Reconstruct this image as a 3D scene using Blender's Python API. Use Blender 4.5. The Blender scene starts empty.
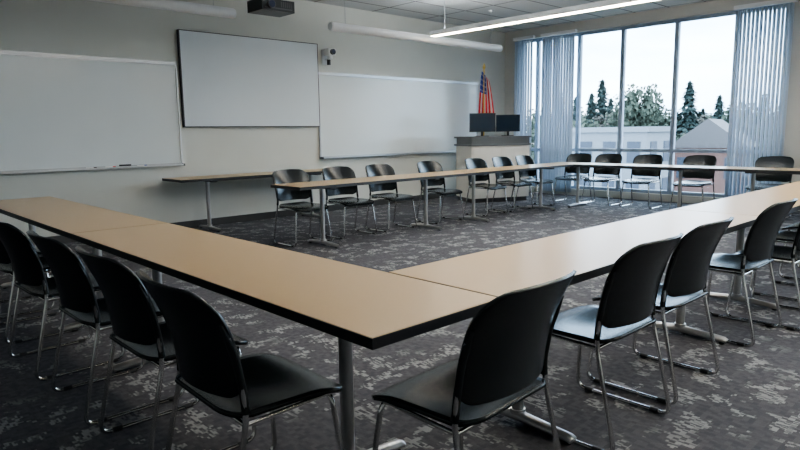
import bpy, bmesh, math, random
import numpy as np
from mathutils import Vector, Matrix
random.seed(7)
S=bpy.context.scene
COL=S.collection

# ------------------------------------------------------------------ materials
def newmat(name):
    m=bpy.data.materials.new(name); m.use_nodes=True
    nt=m.node_tree; b=nt.nodes['Principled BSDF']
    return m,nt,b
def pmat(name,col,rough=.5,metal=0,spec=.5,noise=0,nscale=30,bump=0,bscale=200,emit=None,es=0,trans=0):
    m,nt,b=newmat(name)
    b.inputs['Base Color'].default_value=(*col,1)
    b.inputs['Roughness'].default_value=rough
    b.inputs['Metallic'].default_value=metal
    b.inputs['Specular IOR Level'].default_value=spec
    tc=nt.nodes.new('ShaderNodeTexCoord')
    if noise:
        n=nt.nodes.new('ShaderNodeTexNoise'); n.inputs['Scale'].default_value=nscale
        n.inputs['Detail'].default_value=4
        nt.links.new(tc.outputs['Object'],n.inputs['Vector'])
        r=nt.nodes.new('ShaderNodeMapRange')
        r.inputs['To Min'].default_value=1-noise; r.inputs['To Max'].default_value=1+noise
        nt.links.new(n.outputs['Fac'],r.inputs['Value'])
        mx=nt.nodes.new('ShaderNodeVectorMath'); mx.operation='SCALE'
        mx.inputs[0].default_value=col
        nt.links.new(r.outputs[0],mx.inputs['Scale'])
        nt.links.new(mx.outputs[0],b.inputs['Base Color'])
    if bump:
        n=nt.nodes.new('ShaderNodeTexNoise'); n.inputs['Scale'].default_value=bscale
        nt.links.new(tc.outputs['Object'],n.inputs['Vector'])
        bp=nt.nodes.new('ShaderNodeBump'); bp.inputs['Strength'].default_value=bump
        bp.inputs['Distance'].default_value=.002
        nt.links.new(n.outputs['Fac'],bp.inputs['Height'])
        nt.links.new(bp.outputs[0],b.inputs['Normal'])
    if emit:
        b.inputs['Emission Color'].default_value=(*emit,1); b.inputs['Emission Strength'].default_value=es
    return m
M={}
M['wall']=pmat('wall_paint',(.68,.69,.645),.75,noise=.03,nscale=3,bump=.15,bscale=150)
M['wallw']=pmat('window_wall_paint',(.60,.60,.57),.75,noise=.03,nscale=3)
M['white']=pmat('white_enamel',(.82,.83,.84),.45)
M['board']=pmat('whiteboard_surface',(.80,.84,.84),.20,noise=.02,nscale=2.5)
M['screen']=pmat('projection_screen_fabric',(.74,.79,.82),.6,noise=.015,nscale=4)
M['alu']=pmat('aluminium',(.55,.56,.57),.38,metal=.9)
M['frame']=pmat('window_frame',(.30,.37,.47),.5)
M['chrome']=pmat('chrome_steel',(.66,.65,.64),.15,metal=1)
M['silver']=pmat('silver_paint',(.50,.50,.50),.3,metal=.8)
M['plastic']=pmat('black_plastic',(.009,.013,.015),.23,noise=.2,nscale=60,bump=.15,bscale=600)
M['edge']=pmat('table_edge_band',(.024,.026,.03),.45)
M['lam']=pmat('table_laminate',(.57,.39,.205),.29,noise=.05,nscale=180)
M['dark']=pmat('dark_plastic',(.02,.02,.022),.4)
M['dgrey']=pmat('dark_grey_metal',(.07,.07,.075),.5)
M['scr']=pmat('monitor_glass',(.015,.03,.055),.12)
M['podium']=pmat('podium_laminate',(.80,.78,.73),.5,noise=.03,nscale=20)
M['podtop']=pmat('podium_top_laminate',(.13,.14,.15),.4)
M['base']=pmat('rubber_baseboard',(.05,.05,.05),.6)
M['lampw']=pmat('lamp_diffuser',(.9,.85,.75),.5,emit=(1,.88,.70),es=18)
M['fillup']=pmat('added_uplight_fill',(.9,.88,.82),.5,emit=(.95,.98,1),es=46)  # upward glow added to brighten the ceiling and the dark interior
M['red']=pmat('flag_red',(.72,.03,.04),.8)
M['fwhite']=pmat('flag_white',(.88,.87,.86),.8)
M['blue']=pmat('flag_blue',(.03,.07,.36),.8)
M['gold']=pmat('gold_metal',(.7,.5,.15),.3,metal=1)
M['lens']=pmat('lens_glass',(.05,.06,.1),.05)
M['bark']=pmat('bark',(.07,.06,.05),.9)
M['conif']=pmat('conifer_foliage',(.038,.055,.052),.95,spec=.1,noise=.5,nscale=1.2)
M['decid']=pmat('deciduous_foliage',(.068,.082,.064),.95,spec=.1,noise=.5,nscale=.8)
M['autumn']=pmat('bare_tree_foliage',(.095,.090,.080),.95,spec=.1,noise=.4,nscale=.8)
M['bldw']=pmat('stucco_white',(.15,.165,.185),.9,noise=.03,nscale=2)
M['bldb']=pmat('brick_brown',(.13,.075,.065),.9,noise=.1,nscale=2)
M['roof']=pmat('roof_grey',(.09,.085,.09),.9)
M['wing']=pmat('building_window_glass',(.05,.06,.08),.5,spec=.2)
M['grass']=pmat('exterior_ground',(.06,.068,.062),.95,noise=.3,nscale=.15)

# blinds: translucent
m,nt,b=newmat('vertical_blind_fabric'); M['blind']=m
out=nt.nodes['Material Output']
b.inputs['Base Color'].default_value=(.76,.80,.84,1); b.inputs['Roughness'].default_value=.7
tr=nt.nodes.new('ShaderNodeBsdfTranslucent'); tr.inputs[0].default_value=(.64,.72,.82,1)
mx=nt.nodes.new('ShaderNodeMixShader'); mx.inputs[0].default_value=.35
nt.links.new(b.outputs[0],mx.inputs[1]); nt.links.new(tr.outputs[0],mx.inputs[2]); nt.links.new(mx.outputs[0],out.inputs[0])
# glass pane
m=bpy.data.materials.new('window_glass'); m.use_nodes=True; nt=m.node_tree; nt.nodes.clear(); M['glass']=m
out=nt.nodes.new('ShaderNodeOutputMaterial'); tp=nt.nodes.new('ShaderNodeBsdfTransparent'); tp.inputs[0].default_value=(.90,.95,.97,1)
gl=nt.nodes.new('ShaderNodeBsdfGlossy'); gl.inputs['Roughness'].default_value=.02
fn=nt.nodes.new('ShaderNodeFresnel'); fn.inputs[0].default_value=1.3
mx=nt.nodes.new('ShaderNodeMixShader'); nt.links.new(fn.outputs[0],mx.inputs[0])
nt.links.new(tp.outputs[0],mx.inputs[1]); nt.links.new(gl.outputs[0],mx.inputs[2]); nt.links.new(mx.outputs[0],out.inputs[0])

# carpet
m,nt,b=newmat('patterned_carpet'); M['carpet']=m
N=nt.nodes; L=nt.links
tc=N.new('ShaderNodeTexCoord')
def vm(op,a,bv):
    n=N.new('ShaderNodeVectorMath'); n.operation=op; L.new(a,n.inputs[0])
    if bv is not None: n.inputs[1].default_value=bv
    return n.outputs[0]
def noise(vec,scale,detail=2,rough=.5):
    n=N.new('ShaderNodeTexNoise'); n.inputs['Scale'].default_value=scale; n.inputs['Detail'].default_value=detail
    n.inputs['Roughness'].default_value=rough; L.new(vec,n.inputs['Vector']); return n.outputs['Fac']
def mrange(v,a,bb,c=0,d=1):
    n=N.new('ShaderNodeMapRange'); n.inputs['From Min'].default_value=a; n.inputs['From Max'].default_value=bb
    n.inputs['To Min'].default_value=c; n.inputs['To Max'].default_value=d; L.new(v,n.inputs['Value']); return n.outputs[0]
def mth(op,a,bv):
    n=N.new('ShaderNodeMath'); n.operation=op; L.new(a,n.inputs[0])
    if isinstance(bv,(int,float)): n.inputs[1].default_value=bv
    else: L.new(bv,n.inputs[1])
    return n.outputs[0]
sn=vm('SNAP',tc.outputs['Object'],(.018,.010,.5))
n1=mrange(noise(sn,6.5,3,.6),.53,.55)
sn2=vm('SNAP',tc.outputs['Object'],(.009,.024,.5))
n2=mrange(noise(sn2,55,2,.6),.46,.51)
big=mrange(noise(tc.outputs['Object'],1.8,2),.38,.50)
patch=mth('MULTIPLY',mth('MULTIPLY',n1,n2),big)
fib=mrange(noise(tc.outputs['Object'],420,2),.3,.7,.70,1.30)
mid=mrange(noise(sn2,30,3),.4,.6)
c1=N.new('ShaderNodeMix'); c1.data_type='RGBA'; c1.inputs['A'].default_value=(.080,.080,.090,1); c1.inputs['B'].default_value=(.115,.114,.125,1)
L.new(mid,c1.inputs['Factor'])
c2=N.new('ShaderNodeMix'); c2.data_type='RGBA'; c2.inputs['B'].default_value=(.34,.34,.34,1)
L.new(c1.outputs['Result'],c2.inputs['A']); L.new(mth('MULTIPLY',patch,.82),c2.inputs['Factor'])
sc=N.new('ShaderNodeVectorMath'); sc.operation='SCALE'; L.new(c2.outputs['Result'],sc.inputs[0]); L.new(fib,sc.inputs['Scale'])
L.new(sc.outputs[0],b.inputs['Base Color']); b.inputs['Roughness'].default_value=.95; b.inputs['Specular IOR Level'].default_value=.15
bp=N.new('ShaderNodeBump'); bp.inputs['Strength'].default_value=.5; bp.inputs['Distance'].default_value=.003
L.new(noise(tc.outputs['Object'],300,2),bp.inputs['Height']); L.new(bp.outputs[0],b.inputs['Normal'])

# ceiling tiles
m,nt,b=newmat('acoustic_ceiling_tile'); M['ceil']=m
N=nt.nodes; L=nt.links
tc=N.new('ShaderNodeTexCoord')
br=N.new('ShaderNodeTexBrick'); br.offset=0; br.inputs['Scale'].default_value=1
br.inputs['Brick Width'].default_value=1.22; br.inputs['Row Height'].default_value=.61; br.inputs['Mortar Size'].default_value=.018
br.inputs['Color1'].default_value=(.60,.62,.63,1); br.inputs['Color2'].default_value=(.58,.60,.61,1); br.inputs['Mortar'].default_value=(.22,.23,.23,1)
L.new(tc.outputs['Object'],br.inputs['Vector']); 
n=noise(tc.outputs['Object'],90,3); 
sc=N.new('ShaderNodeVectorMath'); sc.operation='SCALE'; L.new(br.outputs['Color'],sc.inputs[0]); L.new(mrange(n,.35,.65,.93,1.05),sc.inputs['Scale'])
L.new(sc.outputs[0],b.inputs['Base Color']); b.inputs['Roughness'].default_value=.9

# ------------------------------------------------------------------ mesh builder
class MB:
    def __init__(s): s.v=[];s.f=[];s.m=[];s.s=[];s.mats=[]
    def mi(s,k):
        if k not in s.mats: s.mats.append(k)
        return s.mats.index(k)
    def add(s,vs,fs,k,smooth=False,T=None):
        o=len(s.v); i=s.mi(k)
        for p in vs:
            p=Vector(p)
            if T is not None: p=T@p
            s.v.append(tuple(p))
        for f in fs: s.f.append([o+a for a in f]); s.m.append(i); s.s.append(smooth)
    def box(s,lo,hi,k,T=None):
        x0,y0,z0=lo;x1,y1,z1=hi
        s.add([(x0,y0,z0),(x1,y0,z0),(x1,y1,z0),(x0,y1,z0),(x0,y0,z1),(x1,y0,z1),(x1,y1,z1),(x0,y1,z1)],
          [(0,3,2,1),(4,5,6,7),(0,1,5,4),(1,2,6,5),(2,3,7,6),(3,0,4,7)],k,False,T)
    def tube(s,pts,r,k,n=10,T=None,closed=False,cap=True,ry=None):
        P=[Vector(p) for p in pts]; q=len(P)
        tan=[]
        for i in range(q):
            if closed: t=P[(i+1)%q]-P[i-1]
            else: t=P[min(i+1,q-1)]-P[max(i-1,0)]
            tan.append(t.normalized())
        up=Vector((0,0,1)) if abs(tan[0].z)<.9 else Vector((1,0,0))
        nrm=(up-tan[0]*up.dot(tan[0])).normalized(); vs=[]
        for i in range(q):
            if i: nrm=(nrm-tan[i]*nrm.dot(tan[i])).normalized()
            bn=tan[i].cross(nrm)
            rr=r[i] if isinstance(r,(list,tuple)) else r
            for j in range(n):
                a=2*math.pi*j/n; vs.append(P[i]+nrm*(math.cos(a)*rr)+bn*(math.sin(a)*(rr if ry is None else ry)))
        fs=[]
        for i in range(q if closed else q-1):
            for j in range(n):
                a=i*n+j;b2=i*n+(j+1)%n;c=((i+1)%q)*n+(j+1)%n;d=((i+1)%q)*n+j
                fs.append((a,b2,c,d))
        s.add(vs,fs,k,True,T)
        if cap and not closed:
            s.add(vs[:n],[tuple(range(n))[::-1]],k,False,T); s.add(vs[-n:],[tuple(range(n))],k,False,T)
    def sheet(s,fn,nu,nv,th,k,T=None):
        A=[];B=[]
        for j in range(nv+1):
            for i in range(nu+1):
                p=fn(i/nu,j/nv); e=1e-3
                u,v=min(i/nu,1-e),min(j/nv,1-e); u=max(u,0);
                du=Vector(fn(u+e,v))-Vector(fn(u,v)); dv=Vector(fn(u,v+e))-Vector(fn(u,v))
                nn=du.cross(dv); 
                if nn.length<1e-12: nn=Vector((0,0,1))
                nn.normalize(); A.append(Vector(p)); B.append(Vector(p)-nn*th)
        w=nu+1; o=len(A); fs=[]
        for j in range(nv):
            for i in range(nu):
                a=j*w+i; fs.append((a,a+1,a+w+1,a+w)); fs.append((o+a,o+a+w,o+a+w+1,o+a+1))
        for i in range(nu):
            fs.append((i,o+i,o+i+1,i+1)); a=nv*w+i; fs.append((a,a+1,o+a+1,o+a))
        for j in range(nv):
            a=j*w; fs.append((a,a+w,o+a+w,o+a)); a=j*w+nu; fs.append((a,o+a,o+a+w,a+w))
        s.add(A+B,fs,k,True,T)
    def mesh(s,name):
        me=bpy.data.meshes.new(name); me.from_pydata(s.v,[],s.f)
        for k in s.mats: me.materials.append(M[k])
        me.polygons.foreach_set('material_index',s.m); me.polygons.foreach_set('use_smooth',s.s)
        me.update(); return me
    def obj(s,name,loc=(0,0,0),rz=0,bevel=0,parent=None):
        return inst(name,s.mesh(name),loc,rz,bevel)
def inst(name,me,loc,rz=0,bevel=0,sc=None):
    ob=bpy.data.objects.new(name,me); COL.objects.link(ob); ob.location=loc; ob.rotation_euler=(0,0,rz)
    if sc: ob.scale=sc
    if bevel:
        md=ob.modifiers.new('bevel','BEVEL'); md.width=bevel; md.segments=2; md.limit_method='ANGLE'; md.angle_limit=math.radians(50)
    return ob
def rounded(pts,r,n=6):
    P=[Vector(p) for p in pts]; out=[P[0]]
    for i in range(1,len(P)-1):
        a=(P[i-1]-P[i]);b=(P[i+1]-P[i]); rr=min(r,a.length*.48,b.length*.48)
        p0=P[i]+a.normalized()*rr; p2=P[i]+b.normalized()*rr
        for j in range(n+1):
            t=j/n; out.append(p0*(1-t)**2+P[i]*2*t*(1-t)+p2*t*t)
    out.append(P[-1]); return out

# ------------------------------------------------------------------ room
X0,X1,Y0,Y1,ZC=-3.2,11.07,-3.4,8.374,3.36
TH=.2
b=MB(); b.box((X0-TH,Y0-TH,-.12),(X1+.35,Y1+TH,0),'carpet'); b.obj('floor')
b=MB(); b.box((X0-TH,Y0-TH,ZC),(X1+.35,Y1+TH,ZC+.15),'ceil'); b.obj('ceiling')
b=MB(); b.box((X0-TH,Y1,0),(X1+.35,Y1+TH,ZC),'wall'); b.obj('wall_front')
b=MB(); b.box((X0-TH,Y0-TH,0),(X1+.35,Y0,ZC),'wall'); b.obj('wall_back')
b=MB(); b.box((X0-TH,Y0,0),(X0,Y1,ZC),'wall'); b.obj('wall_left')
ZW0,ZW1=.12,3.17
banks=[(3.0,8.05),(-2.7,2.2)]
b=MB()
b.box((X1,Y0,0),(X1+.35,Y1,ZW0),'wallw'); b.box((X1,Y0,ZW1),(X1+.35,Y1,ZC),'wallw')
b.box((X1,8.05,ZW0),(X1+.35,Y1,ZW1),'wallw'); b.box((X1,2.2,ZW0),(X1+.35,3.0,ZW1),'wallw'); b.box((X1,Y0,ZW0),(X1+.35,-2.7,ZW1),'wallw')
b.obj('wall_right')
b=MB(); b.box((X0,Y1-.012,0),(X1,Y1,.10),'base'); b.obj('baseboard_front')
b=MB(); b.box((X0,Y0,0),(X0+.012,Y1-.02,.10),'base'); b.obj('baseboard_left')
b=MB(); b.box((X0+.02,Y0,0),(X1,Y0+.012,.10),'base'); b.obj('baseboard_back')
for wi,(a,c) in enumerate(banks):
    b=MB(); xf0,xf1=X1+.10,X1+.18
    if wi==0: ms=[c,7.62,6.66,5.76,4.77,3.78,a]
    else: ms=[c,1.2,.25,-.72,-1.7,a]
    for i,y in enumerate(ms):
        w=.035
        yy=y-w if i==0 else (y+w if i==len(ms)-1 else y)
        b.box((xf0,yy-w,ZW0),(xf1,yy+w,ZW1),'frame')
    for z in (ZW0+.03,.90,ZW1-.03):
        b.box((xf0+.003,a,z-.03),(xf1-.003,c,z+.03),'frame')
    b.box((X1+.135,a,ZW0),(X1+.141,c,ZW1),'glass')
    b.obj('window_%d'%(wi+1))
# ------------------------------------------------------------------ vertical blinds
def blinds(y0,y1,n,ang):
    b=MB()
    b.box((X1-.10,y0-.02,ZW1-.02),(X1-.02,y1+.02,ZW1+.04),'white')
    for i in range(n):
        y=y0+(y1-y0)*(i+.5)/n
        T=Matrix.Translation((X1-.065,y,0))@Matrix.Rotation(ang+random.uniform(-.08,.08),4,'Z')
        def f(u,v): return (-.045+.09*u, .006*math.sin(math.pi*u), .06+v*(ZW1-.10))
        b.sheet(f,4,1,.0012,'blind',T)
    b.obj('vertical_blinds')
blinds(7.62,8.08,7,math.radians(68))
blinds(6.66,7.40,12,math.radians(68))
blinds(2.95,3.78,14,math.radians(50))
blinds(1.9,2.25,8,math.radians(30))

# ------------------------------------------------------------------ whiteboards
def wboard(x0,x1,z0,z1,fr=.022,mat='board',name='whiteboard',dep=.03):
    b=MB(); y=Y1-.003
    b.box((x0+fr,y-dep*.6,z0+fr),(x1-fr,y,z1-fr),mat)
    b.box((x0,y-dep,z1-fr),(x1,y,z1),'alu'); b.box((x0,y-dep,z0),(x1,y,z0+fr),'alu')
    b.box((x0,y-dep,z0+fr),(x0+fr,y,z1-fr),'alu'); b.box((x1-fr,y-dep,z0+fr),(x1,y,z1-fr),'alu')
    b.box((x0+.02,y-.09,z0-.012),(x1-.02,y-.001,z0-.002),'alu'); b.box((x0+.02,y-.092,z0-.012),(x1-.02,y-.086,z0+.01),'alu')
    b.box((x0,y-.095,z0-.018),(x0+.02,y,z0+.014),'dgrey'); b.box((x1-.02,y-.095,z0-.018),(x1,y,z0+.014),'dgrey')
    b.box((x0,y-.03,z1),(x1,y,z1+.028),'alu')
    return b.obj(name,bevel=.002)
wboard(.10,3.762,.90,2.253)
wboard(6.104,10.13,.90,2.253)
b=MB(); x0,x1,z0,z1=3.81,6.083,1.417,2.70; yb=Y1-.003
b.box((x0,yb-.06,z0),(x1,yb,z1),'screen')
f=.010
b.box((x0-f,yb-.064,z1),(x1+f,yb,z1+f),'dgrey'); b.box((x0-f,yb-.064,z0-f),(x1+f,yb,z0),'dgrey')
b.box((x0-f,yb-.064,z0),(x0,yb,z1),'dgrey'); b.box((x1,yb-.064,z0),(x1+f,yb,z1),'dgrey')
b.obj('projection_whiteboard')
b=MB(); b.box((-.07,-.022,0),(.07,.022,.012),'fwhite'); b.box((-.07,-.022,.012),(.07,.022,.035),'dark'); b.obj('whiteboard_eraser',(2.97,Y1-.058,.901),bevel=.004)
for i,(x,k) in enumerate([(2.55,'dark'),(2.78,'red'),(3.18,'blue')]):
    b=MB(); b.tube([(-.06,0,.010),(.03,0,.010)],.0095,'fwhite'); b.tube([(.03,0,.010),(.065,0,.010)],.010,k); b.obj('dry_erase_marker',(x,Y1-.065,.899))

# ------------------------------------------------------------------ wall camera
b=MB()
b.box((-.07,-.02,-.12),(.07,0,.12),'white'); b.box((-.03,-.13,-.05),(.03,-.02,-.03),'white')
b.tube([(0,-.13,-.04),(0,-.13,.01)],.045,'white',16); 
b.box((-.075,-.20,.01),(.075,-.06,.12),'white'); b.tube([(0,-.20,.065),(0,-.235,.065)],.045,'dgrey',18); b.tube([(0,-.235,.065),(0,-.24,.065)],.034,'lens',18)
b.tube([(0,-.10,-.03),(0,-.10,-.13)],.03,'dark',14)
b.obj('ptz_camera',(6.28,Y1-.002,2.52),bevel=.006)

# ------------------------------------------------------------------ projector
b=MB()
b.box((-.20,-.15,0),(.20,.15,.12),'dark'); b.tube([(-.10,-.15,.06),(-.10,-.185,.06)],.045,'dgrey',20); b.tube([(-.10,-.185,.06),(-.10,-.188,.06)],.036,'lens',20)
b.box((-.17,-.1505,.02),(.17,-.149,.035),'dgrey')
for i in range(6): b.box((.03+i*.024,-.153,.045),(.04+i*.024,-.149,.10),'dgrey')
b.box((-.08,-.08,.12),(.08,.08,.15),'dgrey'); b.tube([(0,0,.15),(0,0,.775-.02)],.022,'dgrey',14); b.box((-.08,-.08,.755),(.08,.08,.775),'dgrey')
b.obj('ceiling_projector',(3.80,6.0,ZC-.775),rz=0,bevel=.006)

# ------------------------------------------------------------------ wall wash tubes
def wash(x0,x1,y,z,r=.060):
    b=MB()
    b.tube([(x0,y,z),(x1,y,z)],r,'white',20)
    b.tube([(x0-.015,y,z),(x0,y,z)],r*.9,'white',20); b.tube([(x1,y,z),(x1+.015,y,z)],r*.9,'white',20)
    for x in (x0+.25,x1-.25):
        b.tube([(x,y,z+r*.6),(x,y,ZC)],.004,'alu',8); b.tube([(x,y,ZC-.02),(x,y,ZC)],.04,'white',14)
    b.obj('wall_wash_lamp')
wash(5.37,9.10,7.0,2.737); wash(.17,3.90,7.0,2.737)
def pend(x,y0,y1,z):
    b=MB()
    b.box((x-.075,y0,z),(x-.062,y1,z+.07),'white'); b.box((x+.062,y0,z),(x+.075,y1,z+.07),'white')
    b.box((x-.062,y0,z),(x+.062,y0+.01,z+.07),'white'); b.box((x-.062,y1-.01,z),(x+.062,y1,z+.07),'white')
    b.box((x-.062,y0+.01,z+.02),(x+.062,y1-.01,z+.05),'white')
    b.box((x-.05,y0+.012,z-.004),(x+.05,y1-.012,z+.019),'lampw'); b.box((x-.05,y0+.012,z+.051),(x+.05,y1-.012,z+.064),'fillup')  # lower strip is the lamp's glow, upper strip is added fill light
    n=int((y1-y0)/2.4)
    for i in range(n+1):
        y=y0+.25+(y1-y0-.5)*i/n
        b.tube([(x,y,z+.05),(x,y,ZC)],.004,'alu',8); b.tube([(x,y,ZC-.02),(x,y,ZC)],.04,'white',14)
    b.obj('linear_pendant_and_fill')
pend(7.2,-2.6,6.83,2.75); pend(3.6,-2.6,4.6,2.75)  # second call: unseen pendant added for extra room light

# ------------------------------------------------------------------ tables
def table_mesh(Lx,D=.585,H=.73,ins=.50):
    b=MB(); 
    b.box((0.003,0,H-.034),(Lx-.003,D,H-.0015),'edge'); b.box((.006,.003,H-.0015),(Lx-.006,D-.003,H),'lam')
    cx=D/2
    for x in (ins,Lx-ins):
        b.tube([(x,cx,.05),(x,cx,H-.05)],.026,'silver',18)
        b.tube([(x,.015,.022),(x,.03,.028),(x,cx-.1,.036),(x,cx,.042),(x,cx+.1,.036),(x,D-.03,.028),(x,D-.015,.022)],[.014,.018,.022,.024,.022,.018,.014],'silver',12,ry=.028)
        for yy in (.04,D-.04): b.tube([(x,yy,0),(x,yy,.014)],.016,'dark',12)
        b.tube([(x,cx,.055),(x,cx,.075)],.034,'silver',18)
        b.box((x-.04,.07,H-.06),(x+.04,D-.07,H-.034),'dgrey')
    b.box((.56,cx-.015,H-.065),(Lx-.56,cx+.015,H-.04),'dgrey')
    return b.mesh('training_table')
TL=2.72; D=.585
TM=table_mesh(TL)
g=.003
x0,y0=1.076,1.255
R90=math.pi/2
inst('training_table',TM,(x0+D,y0,0),R90); inst('training_table',TM,(x0+D,y0+TL,0),R90)
xs=x0+D+g
inst('training_table',TM,(xs,y0,0)); inst('training_table',TM,(xs+TL,y0,0))
TM2=table_mesh(9.2-(xs+2*TL)-g); inst('training_table',TM2,(xs+2*TL,y0,0))
yN=5.53
inst('training_table',TM,(3.76,yN,0)); inst('training_table',TM,(3.76+TL,yN,0))
inst('training_table',TM,(9.203+D,yN+D-TL,0),R90); inst('training_table',TM,(9.203+D,yN+D-2*TL,0),R90)
inst('training_table',TM,(3.42,Y1-.10-D,0))

# ------------------------------------------------------------------ chair
def chair_mesh():
    b=MB()
    zb,zt=.505,.850; hw0=.258
    yb0=lambda v:-.235-.115*v
    def back(u,v):
        z=zb+(zt-zb)*v
        r=.085; hw=hw0-.016*(1-v)
        if z>zt-r: hw=hw-r+math.sqrt(max(r*r-(z-(zt-r))**2,0))
        rb=.06
        if z<zb+rb: hw=hw-rb+math.sqrt(max(rb*rb-((zb+rb)-z)**2,0))
        x=(u*2-1)*hw
        yy=yb0(v)+.025*math.sin(math.pi*v)+.078*(x/hw0)**2
        return (x,yy,z+.014*v*(1-(x/hw0)**2))
    def vmap(v): return .5-.5*math.cos(math.pi*v)
    b.sheet(lambda u,v:back(u,vmap(v)),18,18,.011,'plastic')
    def seat(u,v):
        y0,y1=-.215,.235
        v=vmap(v); y=y0+(y1-y0)*v; hw=.240-.012*(1-v); r=.08
        if y>y1-r: hw=hw-r+math.sqrt(max(r*r-(y-(y1-r))**2,0))
        if y<y0+r: hw=hw-r+math.sqrt(max(r*r-((y0+r)-y)**2,0))
        x=(u*2-1)*hw
        z=.452-.016*math.cos(min(abs(x)/.2,1.2)*math.pi/2)*math.sin(math.pi*min(v*1.1,1))
        if v>.68: z-=.034*((v-.68)/.32)**2
        if v<.2: z+=.02*((.2-v)/.2)**2
        return (x,y,z)
    b.sheet(seat,18,18,.014,'plastic')
    for sx in (-1,1):
        def E(v,o=0): return (sx*(hw0-.010-.010*(1-v)),yb0(v)+.025*math.sin(math.pi*v)+.070+o,zb+(zt-zb)*v)
        lo=(sx*.248,-.165,.45)
        p=[E(.6),E(.2),lo,(sx*.258,-.265,.0105),(sx*.258,.205,.0105),(sx*.212,.165,.425),(sx*.02,.165,.425)]
        b.tube(rounded(p,.055,7),.0095,'chrome',10)
        q=rounded([E(.72),E(.4),E(.05),(sx*.246,-.166,.465)],.04,4)
        b.tube(q,[.006]+[.0125]*(len(q)-1),'plastic',12)
        b.tube([(sx*.244,-.17,.43),(sx*.212,.165,.425)],.008,'chrome',8)
        for yy in (-.19,.14): b.tube([(sx*.258,yy-.02,.012),(sx*.258,yy+.02,.012)],.012,'dark',10)
    b.tube([(-.244,-.17,.43),(.244,-.17,.43)],.008,'chrome',8)
    b.tube([(-.03,.165,.425),(.03,.165,.425)],.0095,'chrome',10)
    return b.mesh('stacking_chair')
CM=chair_mesh()
def chair(x,y,ang): inst('stacking_chair',CM,(x,y,0),math.radians(ang))
for x,y,a in [(1.04,1.84,-92),(1.05,2.50,-90),(1.03,3.15,-90),(1.00,3.90,-88),(1.03,4.7,-90),(1.03,5.4,-90)]: chair(x,y,a)
for x,y,a in [(1.50,1.30,3),(2.44,1.36,0),(3.08,1.38,0),(4.18,1.39,0),(4.72,1.27,0),(5.5,1.37,0),(6.25,1.37,0),(7.95,1.37,0)]: chair(x,y,a)
for x,y,a in [(4.20,6.12,180),(4.92,6.12,178),(5.64,6.12,180),(6.62,6.12,180),(7.68,6.12,180),(8.36,6.12,180),(9.0,6.12,180)]: chair(x,y,a)
for y in (6.03,5.45,4.74,3.9,2.85,2.1,1.2): chair(9.98,y,90)

# ------------------------------------------------------------------ podium
b=MB(); w,dp,h=1.18,.68,1.17
b.box((-w/2+.03,-dp/2+.03,0),(w/2-.03,dp/2-.03,.08),'dgrey')
b.box((-w/2,-dp/2,.08),(w/2,dp/2,h-.14),'podium')
b.box((-w/2-.03,-dp/2-.03,h-.14),(w/2+.03,dp/2+.03,h-.11),'podtop')
b.box((-w/2,-dp/2,h-.11),(w/2,dp/2-.02,h),'podtop')
b.box((-w/2-.03,-dp/2-.03,h),(w/2+.03,dp/2+.03,h+.03),'podtop')
for x in (-w/2+.03,.01): b.box((x,-dp/2-.006,.12),(x+w/2-.05,-dp/2,h-.18),'podium')
b.obj('lectern_podium',(9.32,7.32,0),math.radians(-25),bevel=.004)
def monitor(x,y,z,a,w=.46,hh=.29):
    b=MB()
    b.box((-.11,-.08,0),(.11,.08,.012),'dark'); b.box((-.02,.02,.01),(.02,.04,.14),'dark')
    b.box((-w/2,-.018,.08),(w/2,.02,.08+hh),'dark'); b.box((-w/2+.012,-.0195,.092),(w/2-.012,-.018,.068+hh),'scr')
    b.obj('computer_monitor',(x,y,z),math.radians(a),bevel=.004)
monitor(9.07,7.36,1.201,-40,.48,.34); monitor(9.55,7.14,1.201,-60,.44,.31)

# ------------------------------------------------------------------ flag
b=MB()
b.tube([(0,0,0),(0,0,.03)],.14,'gold',24); b.tube([(0,0,.03),(0,0,.08)],[.06,.025],'gold',16); b.tube([(0,0,.05),(0,0,2.50)],.013,'gold',12)
b.tube([(0,0,2.50),(0,0,2.53),(0,0,2.57),(0,0,2.62)],[.012,.03,.025,.002],'gold',12)
def flagp(u,v):
    a=u*math.pi*2*2.5; wv=.13+.22*v**.7
    return (wv*(u-.35),-.02-.04*math.sin(a)*(0.4+.6*v),2.46-1.0*v-.20*u*(1-v)*.8)
n=36
for i in range(n):
    u0,u1=i/n,(i+1)/n
    for j in range(30):
        v0,v1=j/30,(j+1)/30
        ps=[flagp(u0,v0),flagp(u0,v1),flagp(u1,v1),flagp(u1,v0)]
        if v0<.40 and i<n*.55: k='fwhite' if (i%4==1 and j%3==1) else 'blue'
        else: k='red' if (i//4)%2==0 else 'fwhite'
        b.add(ps,[(0,1,2,3)],k,True)
b.obj('american_flag',(9.84,7.95,0),math.radians(-45))

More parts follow.
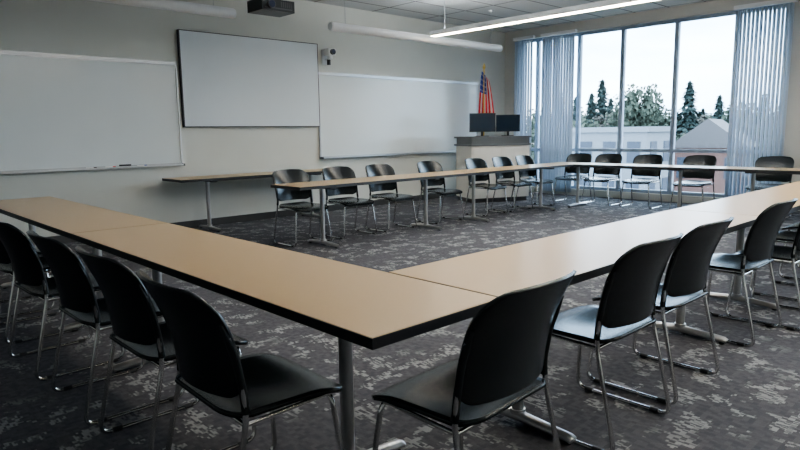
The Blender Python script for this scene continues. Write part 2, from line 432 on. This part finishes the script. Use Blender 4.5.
# ------------------------------------------------------------------ exterior
b=MB(); b.box((X1+6,-200,-9.3),(400,250,-9),'grass'); b.obj('ground_exterior')
def at(px,Dm):
    a=math.radians(46.65)-math.atan((px-400)/621.4); return Dm*math.cos(a),Dm*math.sin(a)
def building(x,y,w,d,z1,rot,wall,name,rows=3,gable=False):
    b=MB(); z0=-9
    b.box((-w/2,-d/2,z0),(w/2,d/2,z1),wall)
    hgt=(z1-z0)/rows
    for side in (0,1):
        T=Matrix.Rotation(math.pi/2*side,4,'Z'); ww,dd=(w,d) if side==0 else (d,w)
        for sgn in (-1,1):
            n=max(2,int(ww/1.5))
            for r in range(rows):
                for i in range(n):
                    cx=-ww/2+ww*(i+.5)/n; zc=z0+hgt*(r+.5)
                    y_=sgn*dd/2
                    b.box((cx-.45,min(y_,y_+sgn*.05),zc-hgt*.3),(cx+.45,max(y_,y_+sgn*.05),zc+hgt*.25),'wing',T)
    if gable:
        b.add([(-w/2-.4,-d/2-.4,z1),(w/2+.4,-d/2-.4,z1),(w/2+.4,d/2+.4,z1),(-w/2-.4,d/2+.4,z1),(-w/2-.4,0,z1+2.2),(w/2+.4,0,z1+2.2)],
              [(0,1,5,4),(2,3,4,5),(0,4,3),(1,2,5),(0,3,2,1)],'roof')
    else:
        b.box((-w/2-.15,-d/2-.15,z1),(w/2+.15,d/2+.15,z1+.35),'bldw')
    b.obj(name,(x,y,0),rot)
building(42,22.2,4,7,1.1,0,'bldw','office_building',4)
building(53,19.2,6,5,-.2,.2,'bldb','brick_house',3,True)
def conifer_mesh():
    b=MB(); h=15; b.tube([(0,0,0),(0,0,h*.95)],[.3,.05],'bark',8)
    for i in range(1800):
        t=random.random()**.8; z=h*(.1+.9*t); rr=(2.9*(1-t)+.12)*random.uniform(.2,1)*(1+.25*math.sin(z*3.3)); a=random.uniform(0,6.283)
        c=Vector((rr*math.cos(a),rr*math.sin(a),z-rr*.35)); d=Vector((math.cos(a),math.sin(a),-.4)); s=Vector((-math.sin(a),math.cos(a),random.uniform(-.4,.4)))
        q=random.uniform(.25,.55)*(1.2-t*.6)
        b.add([c-s*q*.5,c+d*q,c+s*q*.5,c-d*q*.4+Vector((0,0,.15))],[(0,1,2,3)],'conif')
    return b.mesh('conifer_tree')
def decid_mesh(k,seed):
    random.seed(seed)
    b=MB(); h=13; r=4.5; b.tube([(0,0,0),(0,0,h*.7)],[.35,.15],'bark',8)
    cs=[]
    for i in range(18):
        a=random.uniform(0,6.28); q=random.uniform(0,r*.7); rr=r*random.uniform(.25,.45)
        cs.append((Vector((q*math.cos(a),q*math.sin(a),h-rr-random.uniform(0,h*.55)-q*.3)),rr))
        b.tube([(0,0,h*.35),tuple(cs[-1][0])],[.12,.03],'bark',6)
    for i in range(6500):
        c,rr=random.choice(cs); d=Vector((random.gauss(0,1),random.gauss(0,1),random.gauss(0,1))).normalized()
        p=c+d*rr*random.uniform(.35,1.12); q=random.uniform(.10,.26)
        s=Vector((random.gauss(0,1),random.gauss(0,1),random.gauss(0,1))).normalized(); t=s.cross(d).normalized()
        b.add([p-s*q,p-t*q,p+s*q,p+t*q],[(0,1,2,3)],k)
    return b.mesh('deciduous_tree')
CO=conifer_mesh(); DE=[decid_mesh('decid',1),decid_mesh('autumn',2),decid_mesh('decid',3)]
random.seed(5)
TREES=bpy.data.objects.new('tree_line',None); COL.objects.link(TREES)
for px,Dm,top in [(590,80,5.6),(600,86,7.6),(609,92,5.5),(686,80,6.6),(716,95,5.6),(729,90,4.8),(575,75,5),(655,90,4.6),(672,100,4.5),(559,80,6),(760,80,5),(622,95,5),(700,105,4.2)]:
    x,y=at(px,Dm); s=(top+9)/15; inst('conifer_tree',CO,(x,y,-9),random.uniform(0,6),0,(s*1.3,s*1.3,s)).parent=TREES
for i,(px,Dm,top,r) in enumerate([(638,72,6.6,3.8),(612,78,4.4,4),(582,70,4.2,4),(662,82,4.2,4.5),(700,92,4.0,4.5),(728,100,4.4,4.5),
    (750,80,4.6,5),(776,80,4.6,5),(560,75,4.4,5),(545,80,4.5,5),(645,100,4.5,6),(680,110,4.4,7),(715,115,4.4,7),(598,100,4.8,7),(800,80,5,6),(570,110,5,7),(630,120,4.5,8),(660,125,4.6,8),(695,125,4.8,8),(735,125,4.8,8),(765,120,4.8,8),
    (676,68,1.2,3.6),(690,75,1.8,4.5),(712,78,2.0,4.5)]):
    x,y=at(px,Dm); inst('deciduous_tree',DE[i%3],(x,y,-9),random.uniform(0,6),0,(r/4.5,r/4.5,(top+9)/13)).parent=TREES

# ------------------------------------------------------------------ world
w=bpy.data.worlds.new('sky'); S.world=w; w.use_nodes=True; nt=w.node_tree; N=nt.nodes; L=nt.links
bg=N['Background']; tc=N.new('ShaderNodeTexCoord')
mp=N.new('ShaderNodeMapping'); mp.inputs['Scale'].default_value=(1,1,3.5); L.new(tc.outputs['Generated'],mp.inputs['Vector'])
cl=mrange(noise(mp.outputs[0],2.6,5,.55),.42,.62)
mx=N.new('ShaderNodeMix'); mx.data_type='RGBA'; mx.inputs['A'].default_value=(.50,.68,.90,1); mx.inputs['B'].default_value=(.90,.95,1,1)
L.new(cl,mx.inputs['Factor']); L.new(mx.outputs['Result'],bg.inputs['Color']); bg.inputs['Strength'].default_value=6.2
for a,c in banks:
    ld=bpy.data.lights.new('window_portal','AREA'); ld.shape='RECTANGLE'; ld.size=c-a; ld.size_y=ZW1-ZW0; ld.cycles.is_portal=True
    lo=bpy.data.objects.new('window_daylight_portal',ld); COL.objects.link(lo)
    lo.location=(X1+.30,(a+c)/2,(ZW0+ZW1)/2); lo.rotation_euler=(R90,0,R90)
S.view_settings.exposure=0.8
try: S.view_settings.look='AgX - Medium High Contrast'
except Exception as ex: print(ex)

# ------------------------------------------------------------------ camera
f,pit,yaw,rol,hh=621.39,8.463,46.65,-.842,1.292
th,ya,ro=map(math.radians,(pit,yaw,rol))
fh=Vector((math.cos(ya),math.sin(ya),0)); r=Vector((math.sin(ya),-math.cos(ya),0))
fw=fh*math.cos(th)+Vector((0,0,-math.sin(th))); up=fh*math.sin(th)+Vector((0,0,math.cos(th)))
r2=r*math.cos(ro)+up*math.sin(ro); u2=-r*math.sin(ro)+up*math.cos(ro)
cd=bpy.data.cameras.new('camera'); cam=bpy.data.objects.new('camera',cd); COL.objects.link(cam)
mt=Matrix((r2,u2,-fw)).transposed().to_4x4(); mt.translation=Vector((0,0,hh)); cam.matrix_world=mt
cd.sensor_width=36; cd.lens=36*f/800; cd.clip_start=.05; cd.clip_end=1000
S.camera=cam
